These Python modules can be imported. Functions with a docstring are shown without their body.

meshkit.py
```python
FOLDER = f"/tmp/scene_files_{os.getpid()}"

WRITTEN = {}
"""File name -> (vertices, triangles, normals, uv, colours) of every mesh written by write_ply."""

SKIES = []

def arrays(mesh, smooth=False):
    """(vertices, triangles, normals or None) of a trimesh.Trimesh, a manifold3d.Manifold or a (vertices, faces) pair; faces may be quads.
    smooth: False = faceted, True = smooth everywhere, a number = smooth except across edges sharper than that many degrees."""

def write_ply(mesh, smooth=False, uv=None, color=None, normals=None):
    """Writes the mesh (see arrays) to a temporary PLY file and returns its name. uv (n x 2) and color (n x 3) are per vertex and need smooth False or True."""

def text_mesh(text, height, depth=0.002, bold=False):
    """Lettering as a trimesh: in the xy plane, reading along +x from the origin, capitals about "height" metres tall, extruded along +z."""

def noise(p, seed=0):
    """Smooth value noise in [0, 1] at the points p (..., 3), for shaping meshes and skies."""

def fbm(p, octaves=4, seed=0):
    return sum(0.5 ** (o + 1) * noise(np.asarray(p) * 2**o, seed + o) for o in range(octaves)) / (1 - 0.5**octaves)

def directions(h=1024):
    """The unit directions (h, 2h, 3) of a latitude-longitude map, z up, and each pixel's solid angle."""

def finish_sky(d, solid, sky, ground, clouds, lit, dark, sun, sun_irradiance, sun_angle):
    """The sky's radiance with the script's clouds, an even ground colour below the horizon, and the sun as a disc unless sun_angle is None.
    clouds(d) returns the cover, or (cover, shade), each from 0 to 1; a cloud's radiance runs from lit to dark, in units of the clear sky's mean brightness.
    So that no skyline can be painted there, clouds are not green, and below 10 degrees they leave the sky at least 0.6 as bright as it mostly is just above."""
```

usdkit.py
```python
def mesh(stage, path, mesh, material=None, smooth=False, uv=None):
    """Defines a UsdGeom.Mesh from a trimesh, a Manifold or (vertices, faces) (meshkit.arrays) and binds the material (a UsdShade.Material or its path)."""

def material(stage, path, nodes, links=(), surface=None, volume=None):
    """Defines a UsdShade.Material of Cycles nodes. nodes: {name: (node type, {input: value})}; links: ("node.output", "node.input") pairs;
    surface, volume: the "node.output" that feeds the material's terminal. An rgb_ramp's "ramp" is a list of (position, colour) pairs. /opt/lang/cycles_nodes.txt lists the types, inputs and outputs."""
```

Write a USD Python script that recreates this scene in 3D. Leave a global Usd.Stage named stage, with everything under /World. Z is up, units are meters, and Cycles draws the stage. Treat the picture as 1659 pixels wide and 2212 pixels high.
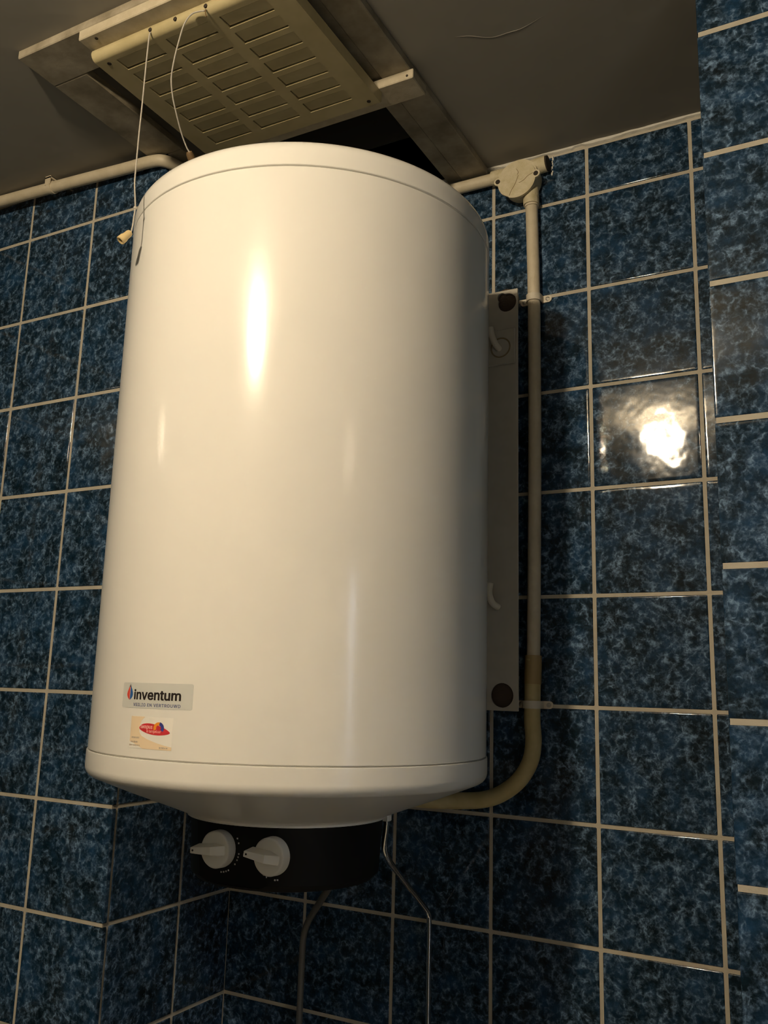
import math, random
import numpy as np, trimesh, manifold3d, shapely
import shapely.geometry as sg
from shapely import affinity
import usdkit, meshkit
from pxr import Usd, UsdGeom, UsdLux, UsdShade, Gf, Sdf

random.seed(7)
rng = np.random.default_rng(7)
stage = Usd.Stage.CreateInMemory()
UsdGeom.SetStageUpAxis(stage, UsdGeom.Tokens.z)
UsdGeom.SetStageMetersPerUnit(stage, 1.0)
UsdGeom.Xform.Define(stage, '/World')
UsdGeom.Scope.Define(stage, '/World/Looks')

# ------------------------------------------------------------------ camera, light, exposure
# Local survey frame: back wall of the niche is y = 0, x to the right along it, z relative to a tile joint; ZO lifts it so that the floor is z = 0.
ZO = 2.06
CEIL = 0.539
EXPOSURE = 3.22
LAMP = (0.125, -1.43, 0.454)
LAMP_R = 0.031
LAMP_COLOR = (1.0, 0.82, 0.57)
LAMP_POWER = 112.0
HALL_POWER = 11.0

F_PX, YAW, PITCH, ROLL = 1917.47, -0.5009, 0.1952, 0.0284
CAM = np.array([0.6279, -1.2063, -0.2825])
fw = np.array([math.sin(YAW) * math.cos(PITCH), math.cos(YAW) * math.cos(PITCH), math.sin(PITCH)])
rt = np.array([math.cos(YAW), -math.sin(YAW), 0.0])
up = np.cross(rt, fw)
rt2 = rt * math.cos(ROLL) + up * math.sin(ROLL)
up2 = -rt * math.sin(ROLL) + up * math.cos(ROLL)
cam = UsdGeom.Camera.Define(stage, '/World/camera')
m = Gf.Matrix4d(1)
for i, a in enumerate((rt2, up2, -fw)):
    m.SetRow(i, Gf.Vec4d(*map(float, a), 0))
m.SetRow(3, Gf.Vec4d(float(CAM[0]), float(CAM[1]), float(CAM[2] + ZO), 1))
cam.AddTransformOp().Set(m)
cam.CreateHorizontalApertureAttr(36.0)
cam.CreateVerticalApertureAttr(48.0)
cam.CreateFocalLengthAttr(36.0 * F_PX / 1659)
cam.CreateClippingRangeAttr(Gf.Vec2f(0.02, 50))
cam.CreateExposureAttr(EXPOSURE)

# daylight in the hallway beyond the door that stands ajar
hl = UsdLux.RectLight.Define(stage, '/World/hall_light')
hl.CreateWidthAttr(0.7); hl.CreateHeightAttr(0.9)
hl.CreateIntensityAttr(HALL_POWER)
hl.CreateColorAttr(Gf.Vec3f(0.72, 0.82, 1.0))
hl.AddTranslateOp().Set(Gf.Vec3d(1.75, -1.2, 2.50))

# ------------------------------------------------------------------ materials
LK = '/World/Looks/'


def plain(name, col, rough=0.5, metallic=0.0, spec=0.5, noise=None, bump=None, coat=0.0):
    """A painted, plastic or metal surface: base colour with slight mottling (noise = (scale, amount, second colour)) and relief (bump = (scale, metres))."""
    nodes = {'p': ('principled_bsdf', {'base_color': col, 'roughness': rough, 'metallic': metallic, 'specular_ior_level': spec, 'coat_weight': coat})}
    links = []
    if noise or bump:
        nodes['g'] = ('geometry', {})
    if noise:
        sc, amt, col2 = noise
        nodes['n'] = ('noise_texture', {'scale': sc, 'detail': 5.0, 'roughness': 0.6})
        nodes['r'] = ('rgb_ramp', {'ramp': [(0.5 - amt / 2, col), (0.5 + amt / 2, col2)]})
        links += [('g.position', 'n.vector'), ('n.fac', 'r.fac'), ('r.color', 'p.base_color')]
    if bump:
        sc, dist = bump
        nodes['bn'] = ('noise_texture', {'scale': sc, 'detail': 4.0, 'roughness': 0.55})
        nodes['b'] = ('bump', {'strength': 1.0, 'distance': dist})
        links += [('g.position', 'bn.vector'), ('bn.fac', 'b.height'), ('b.normal', 'p.normal')]
    return usdkit.material(stage, LK + name, nodes, links, surface='p.BSDF')


def tile_material(name):
    nodes = {
        'g': ('geometry', {}), 'oi': ('object_info', {}),
        'm1': ('math', {'math_type': 'multiply', 'value2': 37.0}), 'm2': ('math', {'math_type': 'multiply', 'value2': 91.0}), 'm3': ('math', {'math_type': 'multiply', 'value2': 53.0}),
        'cx': ('combine_xyz', {}), 'v': ('vector_math', {'math_type': 'add'}),
        'wn': ('noise_texture', {'scale': 70.0, 'detail': 2.5, 'roughness': 0.55}),
        'ws': ('vector_math', {'math_type': 'subtract', 'vector2': (0.5, 0.5, 0.5)}),
        'wm': ('vector_math', {'math_type': 'scale', 'scale': 0.032}),
        'wv': ('vector_math', {'math_type': 'add'}),
        'vo': ('voronoi_texture', {'feature': 'distance_to_edge', 'scale': 62.0, 'detail': 1.0, 'roughness': 0.5}),
        'vr': ('rgb_ramp', {'ramp': [(0.0, (1, 1, 1)), (0.045, (0.72, 0.72, 0.72)), (0.11, (0.24, 0.24, 0.24)), (0.28, (0, 0, 0))]}),
        'mk': ('noise_texture', {'scale': 95.0, 'detail': 5.0, 'roughness': 0.7}),
        'mr': ('rgb_ramp', {'ramp': [(0.42, (0.03, 0.03, 0.03)), (0.53, (0.28, 0.28, 0.28)), (0.68, (1, 1, 1))]}),
        'vm': ('math', {'math_type': 'multiply'}),
        'bn': ('noise_texture', {'scale': 26.0, 'detail': 5.0, 'roughness': 0.62}),
        'br': ('rgb_ramp', {'ramp': [(0.30, (0.0030, 0.0070, 0.010)), (0.44, (0.0042, 0.0142, 0.026)), (0.57, (0.007, 0.027, 0.060)), (0.72, (0.012, 0.048, 0.112))]}),
        'mx': ('mix', {'color2': (0.205, 0.325, 0.50)}),
        'wav': ('noise_texture', {'scale': 26.0, 'detail': 2.0, 'roughness': 0.45}),
        'b': ('bump', {'strength': 1.0, 'distance': 0.0005}),
        'p': ('principled_bsdf', {'roughness': 0.06, 'specular_ior_level': 0.55}),
    }
    links = [('oi.random', 'm1.value1'), ('oi.random', 'm2.value1'), ('oi.random', 'm3.value1'), ('m1.value', 'cx.x'), ('m2.value', 'cx.y'), ('m3.value', 'cx.z'),
             ('g.position', 'v.vector1'), ('cx.vector', 'v.vector2'), ('v.vector', 'wn.vector'), ('wn.color', 'ws.vector1'), ('ws.vector', 'wm.vector1'),
             ('v.vector', 'wv.vector1'), ('wm.vector', 'wv.vector2'), ('wv.vector', 'vo.vector'), ('vo.distance', 'vr.fac'), ('v.vector', 'mk.vector'), ('mk.fac', 'mr.fac'),
             ('vr.color', 'vm.value1'), ('mr.color', 'vm.value2'), ('v.vector', 'bn.vector'), ('bn.fac', 'br.fac'), ('br.color', 'mx.color1'), ('vm.value', 'mx.fac'),
             ('mx.color', 'p.base_color'), ('v.vector', 'wav.vector'), ('wav.fac', 'b.height'), ('b.normal', 'p.normal')]
    return usdkit.material(stage, LK + name, nodes, links, surface='p.BSDF')


def far_tile_material(name):
    """The same tiling on the walls outside the frame: joints as relief-free colour."""
    nodes = {'g': ('geometry', {}), 's': ('separate_xyz', {}), 'a': ('math', {'math_type': 'add'}), 'c': ('combine_xyz', {}),
             'k': ('brick_texture', {'offset': 0.0, 'scale': 1.0, 'brick_width': 0.15, 'row_height': 0.15, 'mortar_size': 0.0022, 'color1': (0.016, 0.045, 0.075), 'color2': (0.012, 0.036, 0.062), 'mortar': (0.42, 0.40, 0.34)}),
             'p': ('principled_bsdf', {'roughness': 0.06})}
    links = [('g.position', 's.vector'), ('s.x', 'a.value1'), ('s.y', 'a.value2'), ('a.value', 'c.x'), ('s.z', 'c.y'), ('c.vector', 'k.vector'), ('k.color', 'p.base_color')]
    return usdkit.material(stage, LK + name, nodes, links, surface='p.BSDF')


M = {
    'tile': tile_material('blue_glazed_tile'),
    'far_tile': far_tile_material('blue_tiled_wall'),
    'grout': plain('cream_grout', (0.50, 0.46, 0.38), 0.9, noise=(30, 0.5, (0.40, 0.36, 0.29)), bump=(400, 0.0004)),
    'ceiling': plain('ceiling_paint', (0.315, 0.295, 0.255), 0.85, noise=(9, 0.7, (0.275, 0.257, 0.22)), bump=(10, 0.0008)),
    'caulk': plain('white_caulk', (0.62, 0.60, 0.54), 0.7, bump=(90, 0.002)),
    'floor': plain('floor_tile', (0.66, 0.57, 0.43), 0.6),
    'plaster': plain('hall_paint', (0.75, 0.75, 0.74), 0.7),
    'front_paint': plain('old_wall_paint', (0.10, 0.09, 0.075), 0.85),
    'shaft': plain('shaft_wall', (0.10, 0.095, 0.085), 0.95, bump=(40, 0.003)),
    'enamel': plain('heater_enamel', (0.80, 0.785, 0.745), 0.155, spec=0.55),
    'cap': plain('heater_plastic', (0.77, 0.755, 0.715), 0.19, spec=0.5),
    'black': plain('black_plastic', (0.0045, 0.0042, 0.0035), 0.6, spec=0.25),
    'knob': plain('knob_plastic', (0.74, 0.72, 0.66), 0.45),
    'print_white': plain('dial_print', (0.55, 0.55, 0.52), 0.6),
    'print_black': plain('black_print', (0.018, 0.013, 0.011), 0.5),
    'print_grey': plain('grey_blue_print', (0.10, 0.12, 0.24), 0.5),
    'print_text': plain('faded_print', (0.50, 0.41, 0.32), 0.6),
    'print_red': plain('red_print', (0.62, 0.035, 0.045), 0.45),
    'print_blue': plain('blue_print', (0.030, 0.12, 0.36), 0.45),
    'print_navy': plain('navy_print', (0.045, 0.05, 0.26), 0.45),
    'print_orange': plain('orange_print', (0.85, 0.30, 0.025), 0.45),
    'print_pink': plain('pale_pink_print', (0.90, 0.50, 0.46), 0.5),
    'drop_red': plain('drop_red_print', (0.72, 0.075, 0.05), 0.45),
    'silver': plain('silver_label', (0.60, 0.61, 0.585), 0.4),
    'paper': plain('white_label', (0.83, 0.81, 0.76), 0.5),
    'tan': plain('tan_print', (0.82, 0.66, 0.46), 0.5),
    'bracket': plain('bracket_paint', (0.47, 0.44, 0.38), 0.5, noise=(60, 0.5, (0.42, 0.39, 0.33))),
    'plug': plain('brown_plug', (0.055, 0.036, 0.024), 0.8, bump=(300, 0.001)),
    'pvc': plain('aged_pvc', (0.62, 0.55, 0.42), 0.5, noise=(55, 0.5, (0.52, 0.45, 0.32)), bump=(300, 0.0002)),
    'pvc_yellow': plain('yellowed_pvc', (0.52, 0.43, 0.22), 0.5, noise=(60, 0.5, (0.42, 0.34, 0.15))),
    'pvc_amber': plain('amber_pvc', (0.36, 0.26, 0.11), 0.5),
    'box': plain('box_paint', (0.66, 0.59, 0.44), 0.55, noise=(70, 0.45, (0.50, 0.43, 0.25)), bump=(260, 0.0006)),
    'dark': plain('dark_hole', (0.03, 0.022, 0.015), 0.9),
    'crack': plain('crack_dirt', (0.26, 0.20, 0.11), 0.9),
    'zinc': plain('zinc_screw', (0.40, 0.38, 0.34), 0.45, metallic=0.7),
    'clamp': plain('clamp_plastic', (0.60, 0.55, 0.45), 0.45),
    'chrome': plain('chrome', (0.80, 0.80, 0.80), 0.12, metallic=1.0),
    'hose': plain('grey_pipe', (0.17, 0.165, 0.15), 0.45, metallic=0.3),
    'wood': plain('old_painted_wood', (0.42, 0.37, 0.28), 0.7, noise=(17, 0.32, (0.20, 0.17, 0.115)), bump=(60, 0.0004)),
    'batten': plain('painted_batten', (0.55, 0.49, 0.37), 0.65, noise=(50, 0.4, (0.42, 0.36, 0.25)), bump=(80, 0.0003)),
    'vent': plain('yellowed_vent_plastic', (0.50, 0.43, 0.25), 0.45, noise=(24, 0.5, (0.40, 0.335, 0.18))),
    'cord': plain('white_cord', (0.43, 0.40, 0.35), 0.9),
    'pull': plain('yellowed_pull', (0.60, 0.46, 0.23), 0.45),
    'pull_brown': plain('brown_pull', (0.16, 0.10, 0.045), 0.6),
    'door': plain('door_paint', (0.70, 0.68, 0.62), 0.5),
    'lamp_base': plain('lamp_holder', (0.75, 0.72, 0.66), 0.4),
}
M['bulb'] = usdkit.material(stage, LK + 'glowing_bulb', {'e': ('emission', {'color': LAMP_COLOR, 'strength': LAMP_POWER})}, [], surface='e.emission')

# ------------------------------------------------------------------ helpers
used = {}


def numbered(parent, name):
    k = used.get((parent, name), 0)
    used[(parent, name)] = k + 1
    return name if k == 0 else f'{name}_{k:03d}'


BASE = {}


def keys(prim, label=None, cat=None, group=None, kind=None):
    for k, v in (('label', label), ('category', cat), ('group', group), ('kind', kind)):
        if v:
            prim.SetCustomDataByKey(k, v)
    return prim


def thing(name, label=None, cat=None, base=(0, 0, 0), group=None, kind=None):
    """An Xform at the thing's base (survey coordinates); its parts are given in survey coordinates too."""
    path = '/World/' + numbered('/World', name)
    x = UsdGeom.Xform.Define(stage, path)
    b = np.array(base, float) + [0, 0, ZO]
    x.AddTranslateOp().Set(Gf.Vec3d(*map(float, b)))
    BASE[path] = b
    return keys(x.GetPrim(), label, cat, group, kind)


def part(name, mesh, mat, parent=None, smooth=40, label=None, cat=None, group=None, kind=None):
    pp = '/World' if parent is None else str(parent.GetPath())
    path = pp + '/' + numbered(pp, name)
    if hasattr(mesh, 'to_mesh'):
        mm = mesh.to_mesh()
        mesh = trimesh.Trimesh(mm.vert_properties[:, :3], mm.tri_verts, process=False)
    root = '/'.join(path.split('/')[:3])
    off = BASE.get(root, np.zeros(3))
    mesh = trimesh.Trimesh(np.asarray(mesh.vertices) + [0, 0, ZO] - off, mesh.faces, process=False)
    p = usdkit.mesh(stage, path, mesh, M[mat], smooth=smooth)
    return keys(p.GetPrim(), label, cat, group, kind)


def cat_(ms):
    return trimesh.util.concatenate([x for x in ms])


def box(x0, x1, y0, y1, z0, z1, c=0.0):
    """A box with chamfered edges."""
    if c <= 0:
        b = trimesh.creation.box((x1 - x0, y1 - y0, z1 - z0))
        b.apply_translation(((x0 + x1) / 2, (y0 + y1) / 2, (z0 + z1) / 2))
        return b
    h = np.array([x1 - x0, y1 - y0, z1 - z0]) / 2
    pts = []
    for s in np.ndindex(2, 2, 2):
        sgn = np.array(s) * 2 - 1
        for k in range(3):
            q = (h - c) * sgn
            q[k] = h[k] * sgn[k]
            pts.append(q)
    b = trimesh.convex.convex_hull(np.array(pts))
    b.apply_translation(((x0 + x1) / 2, (y0 + y1) / 2, (z0 + z1) / 2))
    return b


def mani(t):
    t = trimesh.Trimesh(t.vertices, t.faces, process=True)
    return manifold3d.Manifold(manifold3d.Mesh(np.asarray(t.vertices, np.float32), np.asarray(t.faces, np.uint32)))


def tri(mf):
    mm = mf.to_mesh()
    return trimesh.Trimesh(mm.vert_properties[:, :3], mm.tri_verts, process=True)


def lathe(profile, center=(0, 0, 0), sections=96, axis='z'):
    """Surface of revolution of (radius, height) pairs, closed."""
    t = trimesh.creation.revolve(np.array(profile, float), sections=sections)
    if t.volume < 0:
        t.invert()
    if axis == '-y':
        t.apply_transform(np.array([[1, 0, 0, 0], [0, 0, -1, 0], [0, 1, 0, 0], [0, 0, 0, 1.0]]))
    t.apply_translation(center)
    return t


def spline(pts, n=60):
    """Catmull-Rom through the points."""
    p = np.array(pts, float)
    p = np.vstack([2 * p[0] - p[1], p, 2 * p[-1] - p[-2]])
    out = []
    k = len(p) - 3
    for i in range(k):
        a, b, c, d = p[i:i + 4]
        for t in np.linspace(0, 1, max(2, n // k), endpoint=False):
            out.append(0.5 * (2 * b + (c - a) * t + (2 * a - 5 * b + 4 * c - d) * t * t + (3 * b - a - 3 * c + d) * t ** 3))
    out.append(p[-2])
    return np.array(out)


def tube(path, r, sides=16):
    """A tube of radius r (or a radius per point) along the path, capped."""
    p = np.array(path, float)
    rad = np.full(len(p), r) if np.ndim(r) == 0 else np.array(r)
    t = np.gradient(p, axis=0)
    t /= np.linalg.norm(t, axis=1, keepdims=True)
    n = np.cross(t[0], [0.31, 0.83, 0.46]); n /= np.linalg.norm(n)
    V, Fc = [], []
    for i in range(len(p)):
        n = n - t[i] * (n @ t[i]); n /= np.linalg.norm(n)
        b = np.cross(t[i], n)
        a = np.arange(sides) * 2 * np.pi / sides
        V.append(p[i] + rad[i] * (np.cos(a)[:, None] * n + np.sin(a)[:, None] * b))
    V = np.vstack(V)
    for i in range(len(p) - 1):
        for k in range(sides):
            a0, a1 = i * sides + k, i * sides + (k + 1) % sides
            b0, b1 = a0 + sides, a1 + sides
            Fc += [[a0, a1, b1], [a0, b1, b0]]
    V = np.vstack([V, p[:1], p[-1:]])
    c0, c1 = len(V) - 2, len(V) - 1
    e = (len(p) - 1) * sides
    for k in range(sides):
        Fc += [[c0, (k + 1) % sides, k], [c1, e + k, e + (k + 1) % sides]]
    return trimesh.Trimesh(V, Fc, process=False)


def extrude(poly, depth, origin, ax, ay, an):
    """A shapely polygon (in the plane of unit vectors ax, ay at origin) extruded along an."""
    polys = getattr(poly, 'geoms', [poly])
    t = cat_([trimesh.creation.extrude_polygon(g, depth, engine='earcut') for g in polys])
    Tm = np.eye(4)
    Tm[:3, 0], Tm[:3, 1], Tm[:3, 2], Tm[:3, 3] = ax, ay, an, origin
    t.apply_transform(Tm)
    if np.linalg.det(Tm[:3, :3]) < 0:
        t.invert()
    return t


X_, Y_, Z_ = np.eye(3)

# ------------------------------------------------------------------ tiles
G = 0.0024      # half a joint
TD = 0.0068     # a tile's thickness
PW, PH = 0.15, 0.15066


def tile_mesh(w, h):
    """A glazed tile lying in (a, b) with its face towards +c; edges rounded, the face very slightly cushioned."""
    rings = [(0, 0.0), (0, TD - 0.0018), (0.00024, TD - 0.0009), (0.0008, TD - 0.00030), (0.0018, TD - 0.00005), (0.005, TD)]
    V, Fc = [], []
    cr = 0.0016
    n = 16
    for ins, c in rings:
        r = max(cr - ins, 0.0003)
        for (ox, oy, a0) in ((w - ins - r, h - ins - r, 0), (ins + r, h - ins - r, 90), (ins + r, ins + r, 180), (w - ins - r, ins + r, 270)):
            for q in np.radians([a0, a0 + 30, a0 + 60, a0 + 90]):
                V.append((ox + r * math.cos(q), oy + r * math.sin(q), c))
    for i in range(len(rings) - 1):
        for k in range(n):
            a0, a1 = i * n + k, i * n + (k + 1) % n
            Fc += [[a0, a1, a1 + n], [a0, a1 + n, a0 + n]]
    e = n * (len(rings) - 1)
    Fc += [[e, e + k, e + k + 1] for k in range(1, n - 1)]
    return np.array(V, float), np.array(Fc)


def lay_tiles(parent, origin, ax, an, cols, rows, skip=None):
    """Tiles between consecutive cols (along ax) and rows (z), standing on the plane at origin with normal an."""
    n = 0
    for i in range(len(cols) - 1):
        for j in range(len(rows) - 1):
            c0, c1, r0, r1 = cols[i], cols[i + 1], rows[j], rows[j + 1]
            if skip and skip(c0, c1, r0, r1):
                continue
            g = G
            w, h = c1 - c0 - 2 * g, r1 - r0 - 2 * g
            if w < 0.012 or h < 0.012:
                continue
            V, Fc = tile_mesh(w, h)
            # each tile sits a hair differently
            tx, ty, dz = rng.normal(0, 0.0014), rng.normal(0, 0.0014), rng.normal(0, 0.00015)
            cc = V[:, 2] + dz + (V[:, 0] - w / 2) * tx + (V[:, 1] - h / 2) * ty
            P = np.array(origin) + np.outer(V[:, 0] + c0 + g, ax) + np.outer(V[:, 1] + r0 + g, Z_) + np.outer(cc, an)
            t = trimesh.Trimesh(P, Fc, process=False)
            if np.dot(np.cross(ax, Z_), an) < 0:
                t.invert()
            part('tile', t, 'tile', parent, smooth=True)
            n += 1
    return n


FLOOR = -ZO
ZR = [(4 - j) * PH for j in range(11, 0, -1)]         # joints on the back wall, bottom to top; j = 1 is the uppermost full joint
TOP = CEIL - 0.004
PY = -0.2714                                          # face of the two piers
XL, XR = -0.2915, 0.5035                              # the niche between them
LW, RW, FRONT = -0.745, 0.98, -2.35                    # side walls and the wall behind the camera
LOW = ZR[0]

# wall behind the heater
w = thing('wall_back', 'blue glazed tile wall at the back of the niche behind the heater', None, kind='structure')
part('grout_bed', box(XL - 0.3, XR + 0.3, TD - 0.0056, 0.12, LOW, CEIL), 'grout', w, smooth=False)
cols = [XL - G - 0.001] + [i * PW for i in range(-1, 4)] + [XR + G + 0.001]
lay_tiles(w, (0, TD, 0), X_, -Y_, cols, ZR + [TOP - 0.002])
part('lower_wall', box(XL - 0.3, XR + 0.3, 0.0, 0.12, FLOOR, LOW), 'far_tile', w, smooth=False)

# left pier: face and the return into the niche
w = thing('wall_pier_left', 'blue tiled pier face left of the niche', None, kind='structure')
part('grout_bed', box(LW - 0.1, XL - TD + 0.0056, PY + TD - 0.0056, 0.12, LOW, CEIL), 'grout', w, smooth=False)
lay_tiles(w, (0, PY + TD, 0), X_, -Y_, [LW, -0.7409, -0.5909, -0.4411, XL + 0.0035], ZR + [TOP])
part('lower_wall', box(LW - 0.1, XL, PY, 0.12, FLOOR, LOW), 'far_tile', w, smooth=False)
w = thing('wall_niche_left', 'dark blue tiled return wall on the left of the niche', None, kind='structure')
lay_tiles(w, (XL - TD, 0, 0), Y_, X_, [PY + TD + 0.003, -0.1191, G - 0.001], ZR + [TOP])
# right pier
w = thing('wall_pier_right', 'blue tiled pier face right of the niche', None, kind='structure')
part('grout_bed', box(XR + TD - 0.0056, RW + 0.1, PY - 0.0063 + TD - 0.0056, 0.12, LOW, CEIL), 'grout', w, smooth=False)
RR = [0.2974 - k * PH for k in range(8, -2, -1)]
G_keep = G
G = 0.0029
lay_tiles(w, (0, PY - 0.0063 + TD, 0), X_, -Y_, [XR - 0.003, 0.6532, 0.8032, 0.9532], [RR[0] - PH] + RR + [TOP])
G = G_keep
part('lower_wall', box(XR, RW + 0.1, PY - 0.0063, 0.12, FLOOR, LOW), 'far_tile', w, smooth=False)
w = thing('wall_niche_right', 'blue tiled return wall on the right of the niche', None, kind='structure')
lay_tiles(w, (XR + TD, 0, 0), Y_, -X_, [PY + TD + 0.003, -0.1191, G - 0.001], ZR + [TOP])

# walls outside the frame, floor, ceiling
wl = box(LW - 0.1, LW, FRONT - 0.1, PY + 0.02, FLOOR, CEIL)
wl.apply_transform(trimesh.transformations.rotation_matrix(math.radians(2.2), (0, 0, 1), (LW, PY, 0)))
part('wall_left', wl, 'far_tile', None, smooth=False, kind='structure', label='blue tiled side wall left of the heater')
DY0, DY1, DTOP = -1.58, -0.815, -0.06                 # door opening in the right wall
rw = mani(box(RW, RW + 0.1, FRONT - 0.1, PY + 0.02, FLOOR, CEIL)) - mani(box(RW - 0.1, RW + 0.2, DY0, DY1, FLOOR - 0.1, DTOP))
part('wall_right', rw, 'far_tile', None, smooth=False, kind='structure', label='blue tiled side wall with the door standing ajar')
part('wall_front', box(LW - 0.1, RW + 0.1, FRONT - 0.1, FRONT, FLOOR, CEIL), 'front_paint', None, smooth=False, kind='structure', label='painted wall opposite the heater')
part('floor', box(LW - 0.1, 2.2, FRONT - 0.1, 0.12, FLOOR - 0.1, FLOOR), 'floor', None, smooth=False, kind='structure', label='grey floor of the bathroom')
HX0, HX1, HY0 = -0.262, 0.086, -0.472                 # open hole in the ceiling
ce = mani(box(LW - 0.1, RW + 0.1, FRONT - 0.1, 0.10, CEIL, CEIL + 0.10)) - mani(box(HX0, HX1, HY0, 0.0, CEIL - 0.1, CEIL + 0.3))
ce = ce + mani(box(LW, RW, FRONT, FRONT + 0.01, CEIL, CEIL + 0.05))
part('ceiling', ce, 'ceiling', None, smooth=False, kind='structure', label='grey painted plaster ceiling with a hole for the vent')
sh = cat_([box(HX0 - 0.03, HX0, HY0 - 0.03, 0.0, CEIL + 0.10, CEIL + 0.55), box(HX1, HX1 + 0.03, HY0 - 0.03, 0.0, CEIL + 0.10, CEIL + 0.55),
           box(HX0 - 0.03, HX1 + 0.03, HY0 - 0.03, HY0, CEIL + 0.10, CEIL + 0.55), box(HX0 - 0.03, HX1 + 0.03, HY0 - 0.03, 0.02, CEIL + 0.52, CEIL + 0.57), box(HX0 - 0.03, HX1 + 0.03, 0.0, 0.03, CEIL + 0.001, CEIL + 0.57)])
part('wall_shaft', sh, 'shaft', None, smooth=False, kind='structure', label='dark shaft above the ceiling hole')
# hallway beyond the door
part('wall_hall', cat_([box(2.1, 2.2, FRONT - 0.1, 0.12, FLOOR, 0.6), box(1.08, 2.2, 0.02, 0.12, FLOOR, 0.6), box(1.08, 2.2, FRONT - 0.1, FRONT, FLOOR, 0.6), box(1.0, 2.2, FRONT - 0.1, 0.12, 0.6, 0.7)]),
     'plaster', None, smooth=False, kind='structure', label='white hallway walls beyond the door')
d = thing('door_1', 'painted door standing slightly ajar', None, base=(RW, DY0, FLOOR), kind='structure')
a = math.radians(5.8)


def swing(t):
    t.apply_translation((-RW, -DY0, 0))
    t.apply_transform(trimesh.transformations.rotation_matrix(a, (0, 0, 1)))
    t.apply_translation((RW, DY0, 0))
    return t


part('door_leaf', swing(box(RW, RW + 0.038, DY0 + 0.004, DY1 - 0.005, FLOOR + 0.006, DTOP - 0.004, 0.002)), 'door', d, smooth=False)
hd = part('handle', swing(tube(spline([(RW, DY1 - 0.06, -1.02), (RW - 0.045, DY1 - 0.06, -1.02), (RW - 0.05, DY1 - 0.075, -1.02), (RW - 0.05, DY1 - 0.17, -1.02)], 24), 0.009)), 'zinc', d)

rg = spline([(0.2139, -0.2938, CEIL + 0.0012), (0.2305, -0.2874, CEIL + 0.0009), (0.2534, -0.2732, CEIL + 0.0010), (0.2777, -0.2712, CEIL + 0.0009), (0.2962, -0.2710, CEIL + 0.0010), (0.3327, -0.2808, CEIL + 0.0013)], 40)
part('trim_3', tube(rg, 0.0013, 8), 'ceiling', None, kind='structure', label='thin raised seam in the ceiling plaster')
# crumbling caulk between the ceiling and the back wall
n = 150
xs = np.linspace(XL + 0.003, XR - 0.003, n)
hh = 0.0010 + 0.0075 * meshkit.fbm(np.stack([xs * 34, xs * 0, xs * 0], 1), 4, 3) ** 1.6
hh[(xs > HX0 - 0.01) & (xs < HX1 + 0.01)] = 0.0012
hh[(xs > 0.282) & (xs < 0.298)] *= 0.25
dd = TD * 0.35 + 0.0016 * meshkit.noise(np.stack([xs * 60, xs * 0, xs * 0], 1), 5)
V, Fc = [], []
for x, h, q in zip(xs, hh, dd):
    V += [(x, 0.001, CEIL + 0.001), (x, -q, CEIL + 0.001), (x, -q * 0.8, CEIL - h * 0.8), (x, 0.001, CEIL - h - 0.001)]
for i in range(n - 1):
    for k in range(4):
        a0, a1 = i * 4 + k, i * 4 + (k + 1) % 4
        Fc += [[a0, a1 + 4, a1], [a0, a0 + 4, a1 + 4]]
Fc += [[0, 1, 2], [0, 2, 3], [4 * n - 4, 4 * n - 2, 4 * n - 3], [4 * n - 4, 4 * n - 1, 4 * n - 2]]
t = trimesh.Trimesh(V, Fc, process=False); t.fix_normals()
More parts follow.
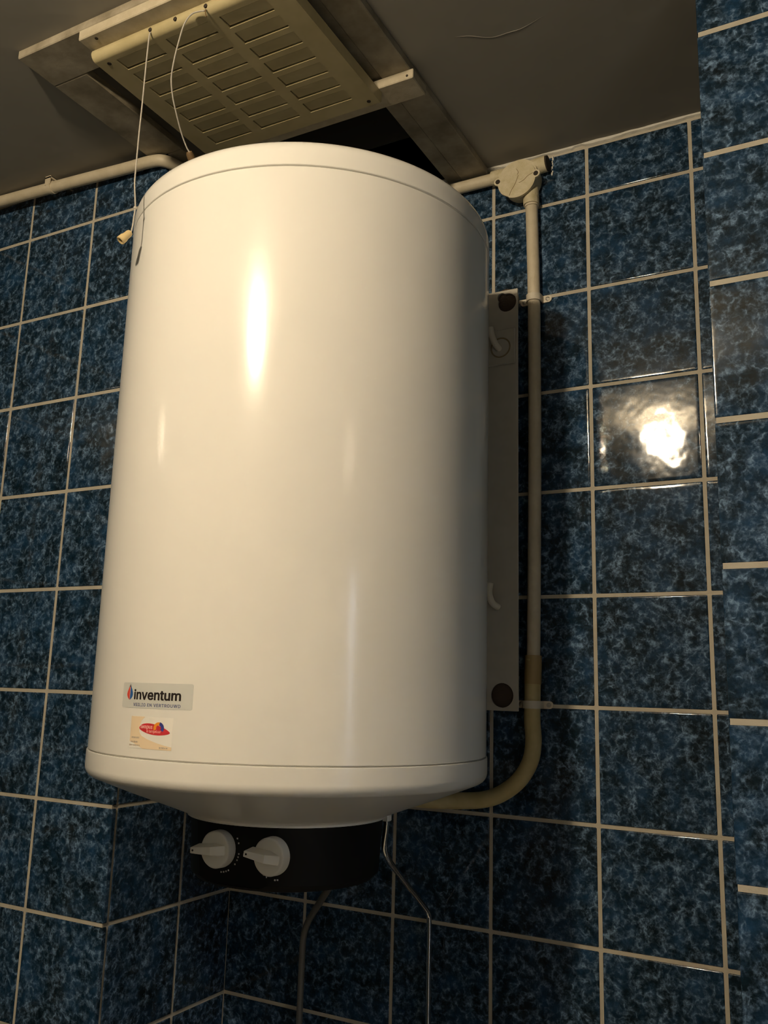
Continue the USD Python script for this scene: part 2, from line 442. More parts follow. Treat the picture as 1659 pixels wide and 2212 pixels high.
part('trim_1', t, 'caulk', None, kind='structure', label='crumbling white caulk line between ceiling and tiles')
# flakes of old paint left beside the box on the wall
fl = []
for k in range(10):
    fx, fz = 0.2475 + rng.uniform(-0.002, 0.002), CEIL - 0.010 - 0.0032 * k + rng.uniform(-0.001, 0.001)
    s = rng.uniform(0.0006, 0.0016)
    fl.append(box(fx - s, fx + s, -0.0012, 0.002, fz - s * 1.5, fz + s * 1.3, 0.0004))
part('trim_2', cat_(fl), 'caulk', None, kind='structure', label='flakes of white filler on the tile beside the junction box')

# ------------------------------------------------------------------ ceiling hatch frame: boards, battens
fr = thing('hatch_frame', 'dirty painted wooden frame of boards around the ceiling hole', 'hatch frame', base=(-0.09, -0.265, CEIL))
FX0, FX1, FY0, FZ = -0.3195, 0.1415, -0.53, 0.5268
part('board', box(FX0, FX1, FY0, HY0 + 0.004, FZ, CEIL, 0.0012), 'wood', fr, smooth=False)
part('board', box(FX0, HX0 + 0.004, HY0 + 0.0045, PY - 0.003, FZ, CEIL, 0.0012), 'wood', fr, smooth=False)
part('board', box(XL + 0.004, HX0 + 0.004, PY - 0.0025, -0.004, FZ, CEIL, 0.0012), 'wood', fr, smooth=False)
part('board', box(HX1 + 0.012, FX1, HY0 + 0.0045, -0.004, FZ, CEIL, 0.0012), 'wood', fr, smooth=False)
part('board', box(HX1 - 0.014, HX1 + 0.0115, HY0 + 0.0045, -0.004, FZ + 0.003, CEIL + 0.02, 0.0012), 'wood', fr, smooth=False)
part('batten', box(-0.2045, 0.138, FY0 - 0.0004, -0.487, 0.5128, FZ, 0.0011), 'batten', fr, smooth=False, label='paler batten screwed under the front board')
part('batten', box(-0.2105, 0.1462, -0.281, -0.2405, 0.5128, FZ, 0.0011), 'batten', fr, smooth=False, label='batten under the rear of the vent panel')
for x in (-0.18, -0.02):
    part('screw_head', lathe([(0, 0), (0.0022, 0), (0.0022, 0.0012), (0, 0.0012)], (x, -0.523, 0.5121), 14), 'dark', fr)
part('screw_head', lathe([(0, 0), (0.0016, 0), (0.0016, 0.0012), (0, 0.0012)], (0.1375, 0, 0), 12, '-y').apply_translation((0, -0.2805, 0.5175)), 'dark', fr)

# ------------------------------------------------------------------ slotted vent panel
vp = thing('vent_panel', 'yellowed plastic vent panel with three columns of louvres under the ceiling hole', 'vent', base=(-0.05, -0.39, 0.4945))
VX0, VX1, VY0, VY1, VZ0, VZ1 = -0.1985, 0.0945, -0.513, -0.272, 0.4955, 0.5127
prof = [(VY1 - 0.003, VZ0), (VY1, VZ0 + 0.003), (VY1, VZ1), (VY0 + 0.006, VZ1)]
for k in range(0, 11):          # bullnosed front edge
    an_ = math.pi / 2 + math.pi * k / 10
    prof.append((VY0 + 0.0086 + 0.0086 * math.cos(an_), (VZ0 + VZ1) / 2 + 0.0086 * math.sin(an_)))
ex = extrude(sg.Polygon(prof), VX1 - VX0, (VX0, 0, 0), Y_, Z_, X_)
pm = mani(ex) - mani(box(VX0 + 0.004, VX1 - 0.004, VY0 + 0.016, VY1 - 0.004, VZ0 + 0.003, VZ1 + 0.01))
xcol = [-0.1690, -0.0865, -0.0030]
SW = 0.0665
rowsy = [-0.4775 + 0.0298 * k for k in range(7)]
for x in xcol:
    for y in rowsy:
        pm = pm - mani(box(x, x + SW, y - 0.0205, y + 0.0006, VZ0 - 0.01, VZ0 + 0.02))
part('panel', pm, 'vent', vp, smooth=35)
for x in xcol:
    for y in rowsy:             # each louvre: level with the face at its front, sunk at its back and left end
        y0, y1, th = y - 0.0200, y - 0.0018, 0.0014
        V = []
        for (xx, yy, dz) in [(x + 0.0018, y0, 0.0003), (x + SW - 0.0002, y0, 0.0003), (x + SW - 0.0002, y1, 0.0008), (x + 0.0018, y1, 0.0016)]:
            V += [(xx, yy, VZ0 + dz), (xx, yy, VZ0 + dz + th)]
        part('louvre', trimesh.convex.convex_hull(np.array(V)), 'vent', vp, smooth=False)
for (x, y) in [(-0.182, -0.497), (0.080, -0.497), (0.0815, -0.284), (-0.186, -0.284)]:
    part('screw', lathe([(0, 0), (0.0028, 0), (0.0028, 0.0011), (0, 0.0011)], (x, y, VZ0 - 0.0006), 14), 'dark', vp)
for x in (-0.0985, -0.0585, -0.0117):
    part('cord_hole', lathe([(0, 0), (0.0026, 0), (0.0026, 0.0022), (0, 0.0022)], (0, 0, 0), 14, '-y').apply_translation((x, VY0 + 0.0016, 0.5025)), 'dark', vp)

# ------------------------------------------------------------------ water heater
HX, HY, HR = 0.0027, -0.2815, 0.235
ht = thing('water_heater', 'tall white enamelled wall-hung electric water heater with two knobs below', 'water heater', base=(HX, HY, -0.5015))
SEG = 160


def arc(cx, cz, r, a0, a1, n):
    return [(cx + r * math.cos(math.radians(q)), cz + r * math.sin(math.radians(q))) for q in np.linspace(a0, a1, n)]


ZT, ZB = 0.2725, -0.3585
part('body', lathe([(0, ZB - 0.002), (HR - 0.004, ZB - 0.002), (HR - 0.004, ZB + 0.0003), (HR - 0.0005, ZB + 0.0003), (HR, ZB + 0.0010), (HR, -0.2), (HR, -0.05), (HR, 0.1), (HR, ZT - 0.0006), (HR - 0.0006, ZT), (0, ZT)], (HX, HY, 0), SEG), 'enamel', ht, smooth=30)
lr = 0.020
part('top_lid', lathe([(0, ZT + 0.0002), (HR - 0.0022, ZT + 0.0002), (HR - 0.0022, ZT + 0.0010), (HR - 0.0002, ZT + 0.0016), (HR + 0.0004, ZT + 0.0024)] + arc(HR + 0.0004 - lr, 0.2907, lr, 0, 80, 10) + [(HR - 0.05, 0.3125), (0, 0.316)], (HX, HY, 0), SEG), 'enamel', ht, smooth=30)
br_ = 0.0125
bc = [(0, ZB - 0.0021), (HR - 0.003, ZB - 0.0021), (HR - 0.0002, ZB - 0.0008), (HR + 0.0009, ZB - 0.0010), (HR + 0.0013, ZB - 0.0022)]
bc += [(HR + 0.0013 - br_ + br_ * math.cos(q), -0.3765 - br_ * math.sin(q)) for q in np.radians(np.linspace(0, 68, 9))]
bc += [(0.19, -0.4032), (0.15, -0.4178), (0.1215, -0.4285), (0.1190, -0.4297), (0.1180, -0.4305), (0.1180, -0.4325), (0.10, -0.4330), (0, -0.4330)]
part('bottom_cap', lathe(bc[::-1], (HX, HY, 0), SEG), 'cap', ht, smooth=30)
# black control housing: round with a flat front
hs = mani(lathe([(0, -0.5015), (0.096, -0.5015), (0.104, -0.4995), (0.1100, -0.4930), (0.1135, -0.4325), (0, -0.4325)], (HX, HY, 0), 96))
FYH = HY - 0.1005
hs = hs - mani(box(HX - 0.2, HX + 0.2, FYH - 0.2, FYH, -0.497, -0.4345))
part('control_housing', hs, 'black', ht, smooth=25, label='black housing below the white heater')
KZ = -0.4610
for kx, tilt in ((-0.0155, 2.0), (0.0560, -9.0)):
    kc = np.array([kx, FYH, KZ])
    kn = part('knob', lathe([(0, 0), (0.0196, 0), (0.0200, 0.002), (0.0196, 0.0105), (0.0188, 0.0118), (0.0172, 0.0124), (0, 0.0124)], (0, 0, 0), 56, '-y').apply_translation(kc), 'knob', ht)
    # a wedge-shaped grip: high and square at the pointer end, running out into the face
    c_, s_ = math.cos(math.radians(tilt)), math.sin(math.radians(tilt))
    A, B = np.array([c_, 0, s_]), np.array([-s_, 0, c_])
    V = []
    for (u, hw, o0, o1) in [(-0.0225, 0.0034, 0.0118, 0.0255), (-0.0215, 0.0042, 0.0118, 0.0262), (0.002, 0.0058, 0.0118, 0.0225), (0.0145, 0.0040, 0.0118, 0.0126)]:
        for sgn in (-1, 1):
            V += [kc + A * u + B * sgn * hw * 1.25 - Y_ * o0, kc + A * u + B * sgn * hw * 0.72 - Y_ * o1]
    gr = part('pointer_grip', trimesh.convex.convex_hull(np.array(V)), 'knob', kn, smooth=25)
    dp = kc + A * -0.0190 - Y_ * 0.0259
    part('indicator_dot', lathe([(0, 0), (0.0011, 0), (0.0011, 0.0006), (0, 0.0006)], (0, 0, 0), 12, '-y').apply_translation(dp + [0, 0.0004, 0]), 'print_black', kn)
    # printed scale round the knob
    ticks = []
    for q in ((-8, -16, -24, -36, -62, -70, -78, -86, 18, 30) if tilt > 0 else (-78, -86, -112, -122)):
        rr = 0.0245
        c = kc + np.array([rr * math.cos(math.radians(q)), -0.0002, rr * math.sin(math.radians(q))])
        ticks.append(box(c[0] - 0.0008, c[0] + 0.0008, c[1] - 0.0002, c[1] + 0.0006, c[2] - 0.0008, c[2] + 0.0008))
    part('dial_mark', cat_(ticks), 'print_white', ht, smooth=False)


def wrap(t, th0, ztop, lift):
    """Bends a flat mesh (x along the arc from th0 degrees, y up from ztop, z outward) round the heater."""
    v = np.asarray(t.vertices)
    th = math.radians(th0) + v[:, 0] / HR
    r = HR + lift + v[:, 2]
    P = np.stack([HX + r * np.sin(th), HY - r * np.cos(th), ztop + v[:, 1]], 1)
    return trimesh.Trimesh(P, t.faces, process=False)


def sheet(poly, th0, ztop, lift, depth=0.00015):
    """A printed area, finely divided so that it follows the curve."""
    x0, y0, x1, y1 = poly.bounds
    out = []
    for k in range(max(1, int((x1 - x0) / 0.004))):
        nn = max(1, int((x1 - x0) / 0.004))
        s = poly.intersection(sg.box(x0 + (x1 - x0) * k / nn, y0 - 1, x0 + (x1 - x0) * (k + 1) / nn, y1 + 1))
        for g in getattr(s, 'geoms', [s]):
            if g.geom_type == 'Polygon' and g.area > 1e-10:
                out.append(trimesh.creation.extrude_polygon(g, depth, engine='earcut'))
    return wrap(cat_(out), th0, ztop, lift)


def word(text, x0, x1, yb, yt, th0, ztop, lift, bold=False, ref=None):
    """Lettering fitted to x0..x1 and, for the glyphs of ref, to yb..yt."""
    t = meshkit.text_mesh(text, 0.01, 0.00012, bold)
    b = t.bounds
    rb = (meshkit.text_mesh(ref, 0.01, 0.00012, bold) if ref else t).bounds
    v = np.array(t.vertices)
    v[:, 0] = x0 + (v[:, 0] - b[0, 0]) * (x1 - x0) / (b[1, 0] - b[0, 0])
    v[:, 1] = yb + (v[:, 1] - rb[0, 1]) * (yt - yb) / (rb[1, 1] - rb[0, 1])
    return wrap(trimesh.Trimesh(v, t.faces, process=False), th0, ztop, lift)


# maker's label
LT, LZ, LWd, LH = -14.25, -0.2845, 0.0970, 0.0252
lb = part('label', sheet(sg.box(0.002, -LH + 0.002, LWd - 0.002, -0.002).buffer(0.002), LT, LZ, 0.0000, 0.0002), 'silver', ht, label='silver label printed with a name and a red and blue drop')
L1 = 0.00022
U = lambda u: u * LWd
Vv = lambda v: -v * LH
part('lettering', cat_([word('inventum', U(.205 + o), U(.860 + o), Vv(.665 + q), Vv(.37 + q), LT, LZ, L1, True, 'n') for o, q in ((-.0018, 0), (.0018, 0.004), (0, -0.006))]), 'print_black', lb, smooth=False)
part('lettering', word('\u200a'.join('VEILIG EN VERTROUWD'), U(.203), U(.862), Vv(.93), Vv(.80), LT, LZ, L1, True), 'print_grey', lb, smooth=False)


def half_drop(side):
    pts = []
    cx, top, bot, hw = .132, .06, .69, .050
    for k in range(25):
        q = k / 24
        v = top + (bot - top) * q
        wd = hw * max(0.0, math.sin(math.pi * q ** 1.55)) ** 0.85
        pts.append((wd * .92, v))
    gap = 0.0035
    poly = [(U(cx + side * gap), Vv(top))] + [(U(cx + side * (gap + wd)), Vv(v)) for wd, v in pts] + [(U(cx + side * gap), Vv(bot))]
    return sg.Polygon(poly).buffer(0)


for sd, mt in ((-1, 'drop_red'), (1, 'print_blue')):
    part('drop_half', sheet(half_drop(sd), LT, LZ, L1, 0.00012), mt, lb, smooth=False)
    tip = half_drop(sd).intersection(sg.box(-1, Vv(.175), 1, 1))
    part('drop_tip', sheet(tip, LT, LZ, L1 + 0.00008, 0.00012), 'print_black', lb, smooth=False)

# service sticker below it
ST_, SZ, SWd, SH = -9.75, -0.3178, 0.0578, 0.0312
sk = part('sticker', sheet(sg.box(0, -SH, SWd, 0), ST_, SZ, 0.0000, 0.0001), 'paper', ht, label='small white and tan sticker with a red oval emblem')
U2 = lambda u: u * SWd
V2 = lambda v: -v * SH
S = lambda pts: sg.Polygon([(U2(a), V2(b)) for a, b in pts])
part('tan_area', sheet(S([(0, 0), (.36, 0), (.28, .12), (.235, .30), (.24, .48), (.30, .60), (.45, .70), (.65, .79), (.85, .86), (1, .90), (1, 1), (0, 1)]), ST_, SZ, 0.00012, 0.00008), 'tan', sk, smooth=False)
part('pale_area', sheet(S([(0, .80), (.10, .84), (.2, .90), (.35, 1), (0, 1)]), ST_, SZ, 0.00021, 0.00006), 'paper', sk, smooth=False)
ov = [(.234 + .714 * (0.5 - 0.5 * math.cos(math.pi * k / 30)), 0) for k in range(31)]
upper = [(x, .365 - .185 * max(0, math.sin(math.pi * ((x - .234) / .714) ** .74)) ** .6 + .10 * ((x - .234) / .714) ** 1.5) for x, _ in ov]
lower = [(x, .365 + .150 * max(0, math.sin(math.pi * ((x - .234) / .714) ** .95)) ** .62 + .10 * ((x - .234) / .714) ** 1.5) for x, _ in ov]
part('oval', sheet(S(upper + lower[::-1][1:-1]).buffer(0), ST_, SZ, 0.00015, 0.0001), 'print_red', sk, smooth=False)


def ring(cx, cy, r0, r1, a0, a1, sy=1.6, teeth=0):
    o, i_ = [], []
    for k in range(49):
        q = math.radians(a0 + (a1 - a0) * k / 48)
        rr = r1 * (1 + (0.07 if teeth and (k // 2) % 2 else 0))
        o.append((cx + rr * math.cos(q), cy - rr * sy * math.sin(q)))
        i_.append((cx + r0 * math.cos(q), cy - r0 * sy * math.sin(q)))
    return S(o + i_[::-1]).buffer(0)


part('emblem_arc', sheet(ring(.695, .335, .055, .115, 78, 205), ST_, SZ, 0.00026, 0.0001), 'print_orange', sk, smooth=False)
part('emblem_arc', sheet(ring(.695, .335, .055, .115, -35, 78, 1.6, 1), ST_, SZ, 0.00026, 0.0001), 'print_navy', sk, smooth=False)
part('lettering', word('tempus', U2(.262), U2(.555), V2(.365), V2(.275), ST_, SZ, 0.00026, True, 'm'), 'print_pink', sk, smooth=False)
part('lettering', word('& tangelaar', U2(.42), U2(.755), V2(.485), V2(.42), ST_, SZ, 0.00026, False, 'n'), 'print_pink', sk, smooth=False)
for (u0, u1, v) in [(.05, .25, .665), (.035, .22, .80), (.0, .28, .905), (.74, .92, .935)]:   # print too faint to read
    u, small = u0, []
    while u < u1:
        ln = rng.uniform(.015, .04)
        h = rng.uniform(.016, .028)
        small.append(sheet(sg.box(U2(u), V2(v + h), U2(min(u + ln, u1)), V2(v - h)), ST_, SZ, 0.00030, 0.00006))
        u += ln + .010
    part('small_print', cat_(small), 'print_text', sk, smooth=False, kind='stuff')


# cable gland under the dome where the thin pipe leaves
part('pipe_connector', box(0.0930, 0.1030, -0.2155, -0.2055, -0.4410, -0.4185, 0.001), 'knob', ht, smooth=False)

# ------------------------------------------------------------------ wall bracket behind the heater
bk = thing('wall_bracket', 'flat white painted mounting plate between the heater and the wall', 'bracket', base=(0.0, -0.02, -0.309))
BY0, BY1 = -0.0450, -0.0415
pl = mani(box(-0.200, 0.2062, BY0, BY1, -0.3090, 0.3020, 0.0006))
hole1 = lathe([(0, 0), (0.0143, 0), (0.0143, 0.02), (0, 0.02)], (0, 0, 0), 40, '-y').apply_translation((0.1898, -0.035, 0.2822))
hole1b = lathe([(0, 0), (0.007, 0), (0.007, 0.02), (0, 0.02)], (0, 0, 0), 24, '-y').apply_translation((0.1815, -0.035, 0.2915))
hole2 = lathe([(0, 0), (0.0165, 0), (0.0165, 0.02), (0, 0.02)], (0, 0, 0), 40, '-y').apply_translation((0.1829, -0.035, -0.2884))
pl = pl - mani(hole1) - mani(hole1b) - mani(hole2)
part('plate', pl, 'bracket', bk, smooth=30)
for z0, z1 in ((-0.09, -0.07), (0.09, 0.11)):
    part('spacer', box(-0.15, 0.12, BY1 - 0.0005, -0.0005, z0, z1), 'bracket', bk, smooth=False)
part('plug', lathe([(0, 0), (0.0205, 0), (0.0200, 0.0035), (0.012, 0.0055), (0, 0.006)], (0, 0, 0), 32, '-y').apply_translation((0.1842, BY1 + 0.0085, 0.2880)), 'plug', bk, label='dark brown plug in the upper hole')
part('plug', lathe([(0, 0), (0.0185, 0), (0.0180, 0.003), (0.012, 0.0055), (0, 0.006)], (0, 0, 0), 32, '-y').apply_translation((0.1829, BY1 + 0.0065, -0.2884)), 'plug', bk, label='brown plug in the lower hole')
part('washer_plate', box(0.1500, 0.2035, BY0 - 0.0045, BY0, 0.1850, 0.2390, 0.0012), 'bracket', bk, smooth=30)
wr = trimesh.creation.torus(0.0145, 0.0011, 40, 8)
wr.apply_transform(trimesh.transformations.rotation_matrix(math.pi / 2, (1, 0, 0)))
part('ring', wr.apply_translation((0.1815, BY0 - 0.0046, 0.2110)), 'crack', bk)
part('hook', tube(spline([(0.1700, BY0 - 0.016, 0.2400), (0.1715, BY0 - 0.014, 0.2280), (0.1765, BY0 - 0.010, 0.2140), (0.1800, BY0, 0.2090)], 24), 0.0048), 'clamp', bk)
part('hook', tube(spline([(0.1690, BY0 - 0.010, -0.1360), (0.1680, BY0 - 0.011, -0.1500), (0.1720, BY0 - 0.009, -0.1630), (0.1775, BY0, -0.1690)], 24), 0.0046), 'clamp', bk)

# ------------------------------------------------------------------ junction box, conduits, clamps
jb = thing('junction_box', 'round cream junction box with a cracked lid under the ceiling', 'junction box', base=(0.2, 0, 0.49))
LX, LZ2 = 0.1992, 0.4895
part('box_body', cat_([lathe([(0, 0), (0.0285, 0), (0.0295, 0.002), (0.0300, 0.026), (0, 0.026)], (0, 0, 0), 56, '-y').apply_translation((LX + 0.002, -0.0005, LZ2 + 0.004))]), 'box', jb)
part('spout', tube([(LX - 0.010, -0.0125, 0.5115), (LX - 0.046, -0.0125, 0.5115)], 0.0116, 24), 'box', jb, label='spout towards the heater')
part('spout', tube([(LX + 0.010, -0.0125, 0.5120), (LX + 0.0425, -0.0125, 0.5138)], 0.0124, 24), 'box', jb, label='short blind spout at the corner')
part('spout', tube([(0.2158, -0.0122, LZ2), (0.2168, -0.0122, 0.4500)], 0.0122, 24), 'box', jb, label='spout down to the pipe')
ld = sg.Point(0, 0).buffer(0.0306, 40)
lug = [(-0.0305, 0.0030), (0.0310, 0.0015)]
for a_ in lug:
    ld = ld.union(sg.Point(a_).buffer(0.0062, 16))
# the lid's rim is chipped at the lower left
ld = ld.difference(sg.Polygon([(-0.0245, -0.0190), (-0.018, -0.0235), (-0.0135, -0.0262), (-0.0105, -0.0300), (-0.02, -0.034), (-0.03, -0.025)]))
lid = part('lid', extrude(ld, 0.0038, (LX, -0.0262, LZ2), X_, Z_, -Y_), 'box', jb, smooth=30, label='cracked round lid')
for a_ in lug:
    part('screw', lathe([(0, 0), (0.0038, 0), (0.0038, 0.001), (0, 0.001)], (0, 0, 0), 16, '-y').apply_translation((LX + a_[0], -0.0294, LZ2 + a_[1])), 'dark', jb)
crk = []
for pts in ([(0.027, 0.004), (0.018, 0.0005), (0.012, -0.0045), (0.004, -0.0075)], [(0.003, 0.0055), (0.0005, -0.001), (-0.003, -0.009), (-0.0085, -0.0175), (-0.0115, -0.0250)], [(0.0, 0.017), (0.003, 0.011), (0.0015, 0.007)]):
    crk.append(tube(spline([(LX + q[0], -0.0300, LZ2 + q[1]) for q in pts], 16), 0.00042, 6))
part('crack', cat_(crk), 'crack', lid)
part('spout_end', lathe([(0, 0), (0.0118, 0), (0.0118, 0.0035), (0, 0.0035)], (0, 0, 0), 24).apply_transform(trimesh.transformations.rotation_matrix(math.pi / 2, (0, 1, 0))).apply_translation((LX + 0.0415, -0.0125, 0.5138)), 'dark', jb)

# vertical conduit right of the bracket with its bend below
cv = thing('conduit', 'cream plastic conduit running down the wall right of the heater and bending under it', 'pipe', base=(0.22, -0.012, -0.44))
pv = spline([(0.2168, -0.0115, 0.4560), (0.2185, -0.0115, 0.3800), (0.2199, -0.0115, 0.2960), (0.2203, -0.0115, 0.1115), (0.2190, -0.0115, -0.05), (0.2168, -0.0115, -0.2180), (0.2160, -0.0115, -0.2500)], 60)
part('pipe', tube(pv, 0.0094, 20), 'pvc', cv)
pb = spline([(0.2162, -0.0125, -0.2380), (0.2158, -0.0125, -0.2600), (0.2149, -0.0125, -0.2997), (0.2148, -0.0125, -0.3233), (0.2165, -0.0130, -0.3500), (0.2115, -0.0130, -0.3760), (0.1960, -0.0140, -0.4010), (0.1715, -0.0150, -0.4200), (0.1450, -0.0170, -0.4300), (0.1110, -0.0260, -0.4335), (0.0720, -0.0500, -0.4330), (0.035, -0.0850, -0.4260), (0.012, -0.1200, -0.4180)], 96)
part('bend', tube(pb, 0.0112, 20), 'pvc_yellow', cv, label='yellowed bend')
part('sleeve', tube([(0.2165, -0.0118, -0.2330), (0.2160, -0.0122, -0.2560), (0.2155, -0.0124, -0.2720)], 0.0118, 20), 'pvc_amber', cv, label='amber sleeve')
tp = part('collar', tube([(0.2168, -0.0118, 0.4545), (0.2172, -0.0118, 0.4470)], 0.0106, 20), 'pvc', cv)

for (cx, cz, lab) in ((0.2199, 0.2965, 'cream pipe clamp with two screws beside the top of the bracket'), (0.2148, -0.2998, 'cream pipe clamp with two screws beside the foot of the bracket')):
    cl = thing('pipe_clamp', lab, 'clamp', base=(cx, 0, cz), group=None)
    rr = 0.0098 if cz > 0 else 0.0116
    yc = -0.0115 if cz > 0 else -0.0125
    outer = [(rr + 0.0016) * np.array([math.cos(q), math.sin(q)]) for q in np.linspace(math.pi, 0, 21)]
    inner = [rr * np.array([math.cos(q), math.sin(q)]) for q in np.linspace(0, math.pi, 21)]
    st = [(-rr - 0.0016, yc)] + [(p_[0], yc - p_[1]) for p_ in outer] + [(rr + 0.0016, -0.0002), (rr, -0.0002)] + [(p_[0], yc - p_[1]) for p_ in inner] + [(-rr, -0.0002), (-rr - 0.0016, -0.0002)]
    part('strap', extrude(sg.Polygon(st).buffer(0), 0.0105, (cx, 0, cz - 0.00525), X_, Y_, Z_), 'clamp', cl, smooth=30)
    for sgn in (-1, 1):
        ear = sg.box(min(sgn * rr, sgn * (rr + 0.0105)), -0.0052, max(sgn * rr, sgn * (rr + 0.0105)), 0.0052).union(sg.Point(sgn * (rr + 0.0095), 0).buffer(0.0052, 12))
        part('ear', extrude(ear, 0.0022, (cx, -0.0002, cz), X_, Z_, -Y_), 'clamp', cl, smooth=30)
        sc = lathe([(0, 0), (0.0034, 0), (0.0030, 0.0012), (0.0012, 0.0019), (0, 0.0019)], (0, 0, 0), 18, '-y').apply_translation((cx + sgn * (rr + 0.0085), -0.0020, cz))
        slot = box(-0.0004, 0.0004, -0.0008, 0.0008, -0.0034, 0.0034)
        slot.apply_transform(trimesh.transformations.rotation_matrix(0.7 + cx * 90 * sgn, (0, 1, 0)))
        slot.apply_translation((cx + sgn * (rr + 0.0085), -0.0042, cz))
        part('screw', mani(sc) - mani(slot), 'zinc', cl, smooth=20)

# conduit along the ceiling
ch = thing('ceiling_conduit', 'dirty cream conduit running along the top of the wall into the junction box', 'pipe', base=(-0.3, -0.15, 0.51))
ph = spline([(LW + 0.002, -0.2950, 0.5292), (-0.6600, -0.2945, 0.5276), (-0.4923, -0.2890, 0.5226), (-0.3640, -0.2850, 0.5172), (-0.3150, -0.2845, 0.5152), (-0.2900, -0.2790, 0.5135), (-0.2785, -0.2600, 0.5118), (-0.2770, -0.2300, 0.5108), (-0.2770, -0.0500, 0.5106), (-0.2740, -0.0200, 0.5106), (-0.2500, -0.0125, 0.5108), (-0.10, -0.0120, 0.5108), (0.1560, -0.0120, 0.5112)], 130)
part('pipe', tube(ph, 0.0094, 18), 'pvc', ch)
part('coupling', tube([(-0.5290, -0.2903, 0.5238), (-0.5210, -0.2900, 0.5235)], 0.0106, 18), 'pvc', ch)
part('clip', cat_([box(-0.531, -0.519, -0.3010, -0.2995, 0.5235, CEIL + 0.0005), box(-0.531, -0.519, -0.2800, -0.2785, 0.5235, CEIL + 0.0005), box(-0.531, -0.519, -0.3010, -0.2785, CEIL - 0.0040, CEIL - 0.0015)]), 'pvc', ch, smooth=False)

# ------------------------------------------------------------------ pipes under the heater
pc = spline([(0.0985, -0.2105, -0.4360), (0.0975, -0.2090, -0.4480), (0.0895, -0.1980, -0.4730), (0.0865, -0.1800, -0.4910), (0.0804, -0.1350, -0.5178), (0.0700, -0.0450, -0.5708), (0.0680, -0.0250, -0.5850), (0.0685, -0.0210, -0.5985), (0.0685, -0.0210, -0.6420), (0.0688, -0.0210, -0.7260), (0.0690, -0.0210, -1.0)], 110)
tcp = thing('water_pipe', 'thin bright chrome pipe bending down from the right of the heater', 'pipe', base=(0.069, -0.021, -1.0))
part('pipe', tube(pc, 0.0036, 14), 'chrome', tcp)
ps = spline([(0.0250, -0.1950, -0.5010), (0.0060, -0.1750, -0.5240), (-0.0187, -0.1500, -0.5443), (-0.0619, -0.1000, -0.5756), (-0.1166, -0.0400, -0.6184), (-0.1330, -0.0240, -0.6398), (-0.1370, -0.0210, -0.6626), (-0.1372, -0.0210, -0.7191), (-0.1373, -0.0210, -0.8000), (-0.1373, -0.0210, -1.0)], 100)
hp = thing('water_pipe', 'dull grey pipe bending down from the middle of the black housing', 'pipe', base=(-0.137, -0.021, -1.0))
part('pipe', tube(ps, 0.0048, 14), 'hose', hp)

# ------------------------------------------------------------------ pull cords
c1 = thing('pull_cord', 'long white pull cord hanging from the vent panel past the heater with a yellowed pull', 'cord', base=(-0.10, -0.51, 0.235))
cp = spline([(-0.0985, -0.5100, 0.5010), (-0.0980, -0.5135, 0.4960), (-0.0972, -0.5150, 0.4800), (-0.0978, -0.5150, 0.4487), (-0.1004, -0.5130, 0.3974), (-0.1022, -0.5120, 0.3643), (-0.1034, -0.5110, 0.3252), (-0.1032, -0.5110, 0.2977), (-0.1000, -0.5110, 0.2754), (-0.0986, -0.5110, 0.2639), (-0.0984, -0.5120, 0.2509), (-0.0983, -0.5130, 0.2385), (-0.0993, -0.5140, 0.2300)], 90)
part('cord', tube(cp, 0.00092, 8), 'cord', c1)
kt = trimesh.creation.icosphere(2, 0.0022); kt.apply_translation((-0.0985, -0.5110, 0.2639))
part('knot', kt, 'cord', c1)
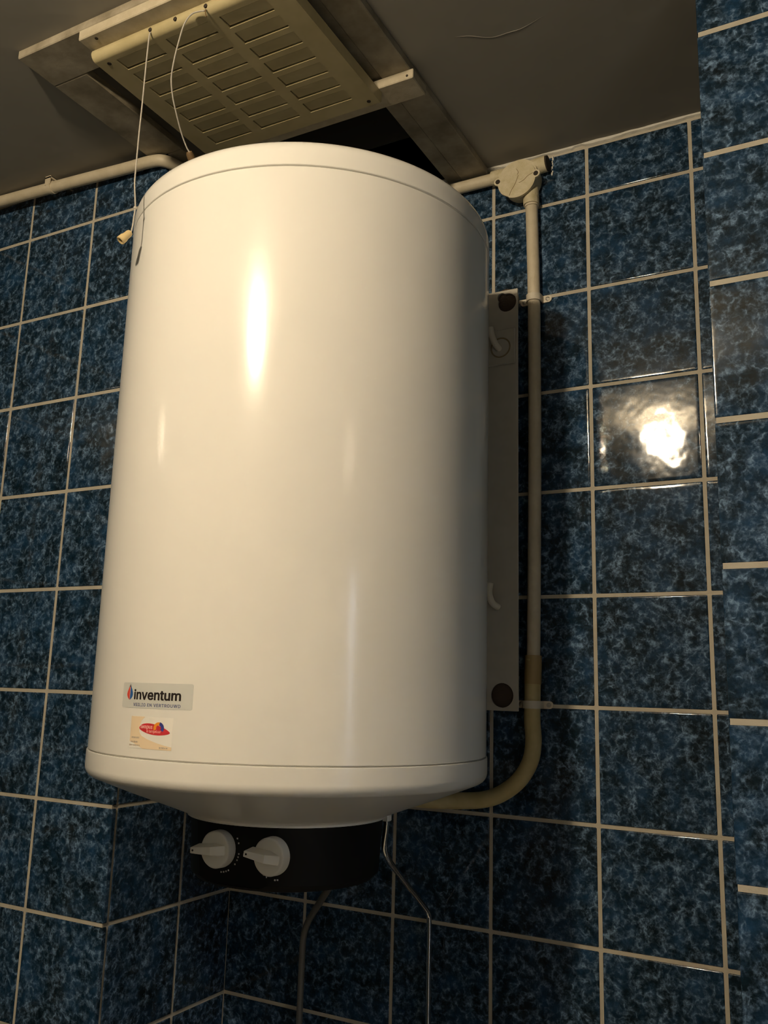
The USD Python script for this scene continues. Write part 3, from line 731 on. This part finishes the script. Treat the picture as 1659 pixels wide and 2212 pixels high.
# bell-shaped pull with an open end, leaning out
po = np.array([-0.0993, -0.5145, 0.2310]); pd = np.array([-0.36, -0.50, -0.78]); pd /= np.linalg.norm(pd)
bell = lathe([(0.0012, 0.0), (0.0032, 0.0), (0.0041, 0.0022), (0.0043, 0.0080), (0.0051, 0.0105), (0.0053, 0.0165), (0.0046, 0.0172), (0.0029, 0.0165), (0.0028, 0.0060), (0.0012, 0.0058), (0.0012, 0.0)], (0, 0, 0), 28)
Rm = trimesh.geometry.align_vectors((0, 0, 1), pd)
bell.apply_transform(Rm); bell.apply_translation(po)
part('pull', bell, 'pull', c1, label='yellowed plastic cord pull')
c2 = thing('pull_cord', 'second white cord looping from the vent panel down onto the heater top', 'cord', base=(-0.06, -0.47, 0.31))
cp2 = spline([(-0.0117, -0.5110, 0.4985), (-0.0105, -0.5165, 0.4925), (-0.0173, -0.5165, 0.4945), (-0.0292, -0.5170, 0.4945), (-0.0388, -0.5175, 0.4840), (-0.0476, -0.5150, 0.4657), (-0.0555, -0.5120, 0.4456), (-0.0644, -0.5050, 0.4284), (-0.0696, -0.4950, 0.4129), (-0.0738, -0.4820, 0.3986), (-0.0792, -0.4650, 0.3842), (-0.0812, -0.4520, 0.3734), (-0.0805, -0.4440, 0.3660), (-0.0830, -0.4200, 0.3400), (-0.0850, -0.4000, 0.3150)], 120)
part('cord', tube(cp2, 0.00092, 8), 'cord', c2)
part('cord_tail', tube(spline([(-0.0110, -0.5130, 0.4970), (-0.0080, -0.5165, 0.4910), (-0.0063, -0.5175, 0.4855), (-0.0047, -0.5175, 0.4817)], 14), 0.0008, 6), 'pull_brown', c2)
po = np.array([-0.0808, -0.4475, 0.3695]); pd = np.array([-0.15, 0.80, -0.62]); pd /= np.linalg.norm(pd)
b2 = lathe([(0, 0.0), (0.0034, 0.0), (0.0046, 0.0025), (0.0050, 0.0150), (0.0, 0.0150)], (0, 0, 0), 24)
b2.apply_transform(trimesh.geometry.align_vectors((0, 0, 1), pd)); b2.apply_translation(po)
part('pull', b2, 'pull_brown', c2, label='brown cord pull')

# ------------------------------------------------------------------ ceiling lamp (behind the camera's shoulder)
lp = thing('ceiling_lamp', 'bare glowing round bulb in a holder under the ceiling', 'lamp', base=(LAMP[0], LAMP[1], CEIL))
part('holder', lathe([(0, CEIL - 0.030), (0.020, CEIL - 0.030), (0.024, CEIL - 0.020), (0.030, CEIL - 0.008), (0.034, CEIL), (0, CEIL)], (LAMP[0], LAMP[1], 0), 40), 'lamp_base', lp)
gl = trimesh.creation.icosphere(3, LAMP_R); gl.apply_translation(LAMP)
part('bulb', gl, 'bulb', lp, smooth=True)
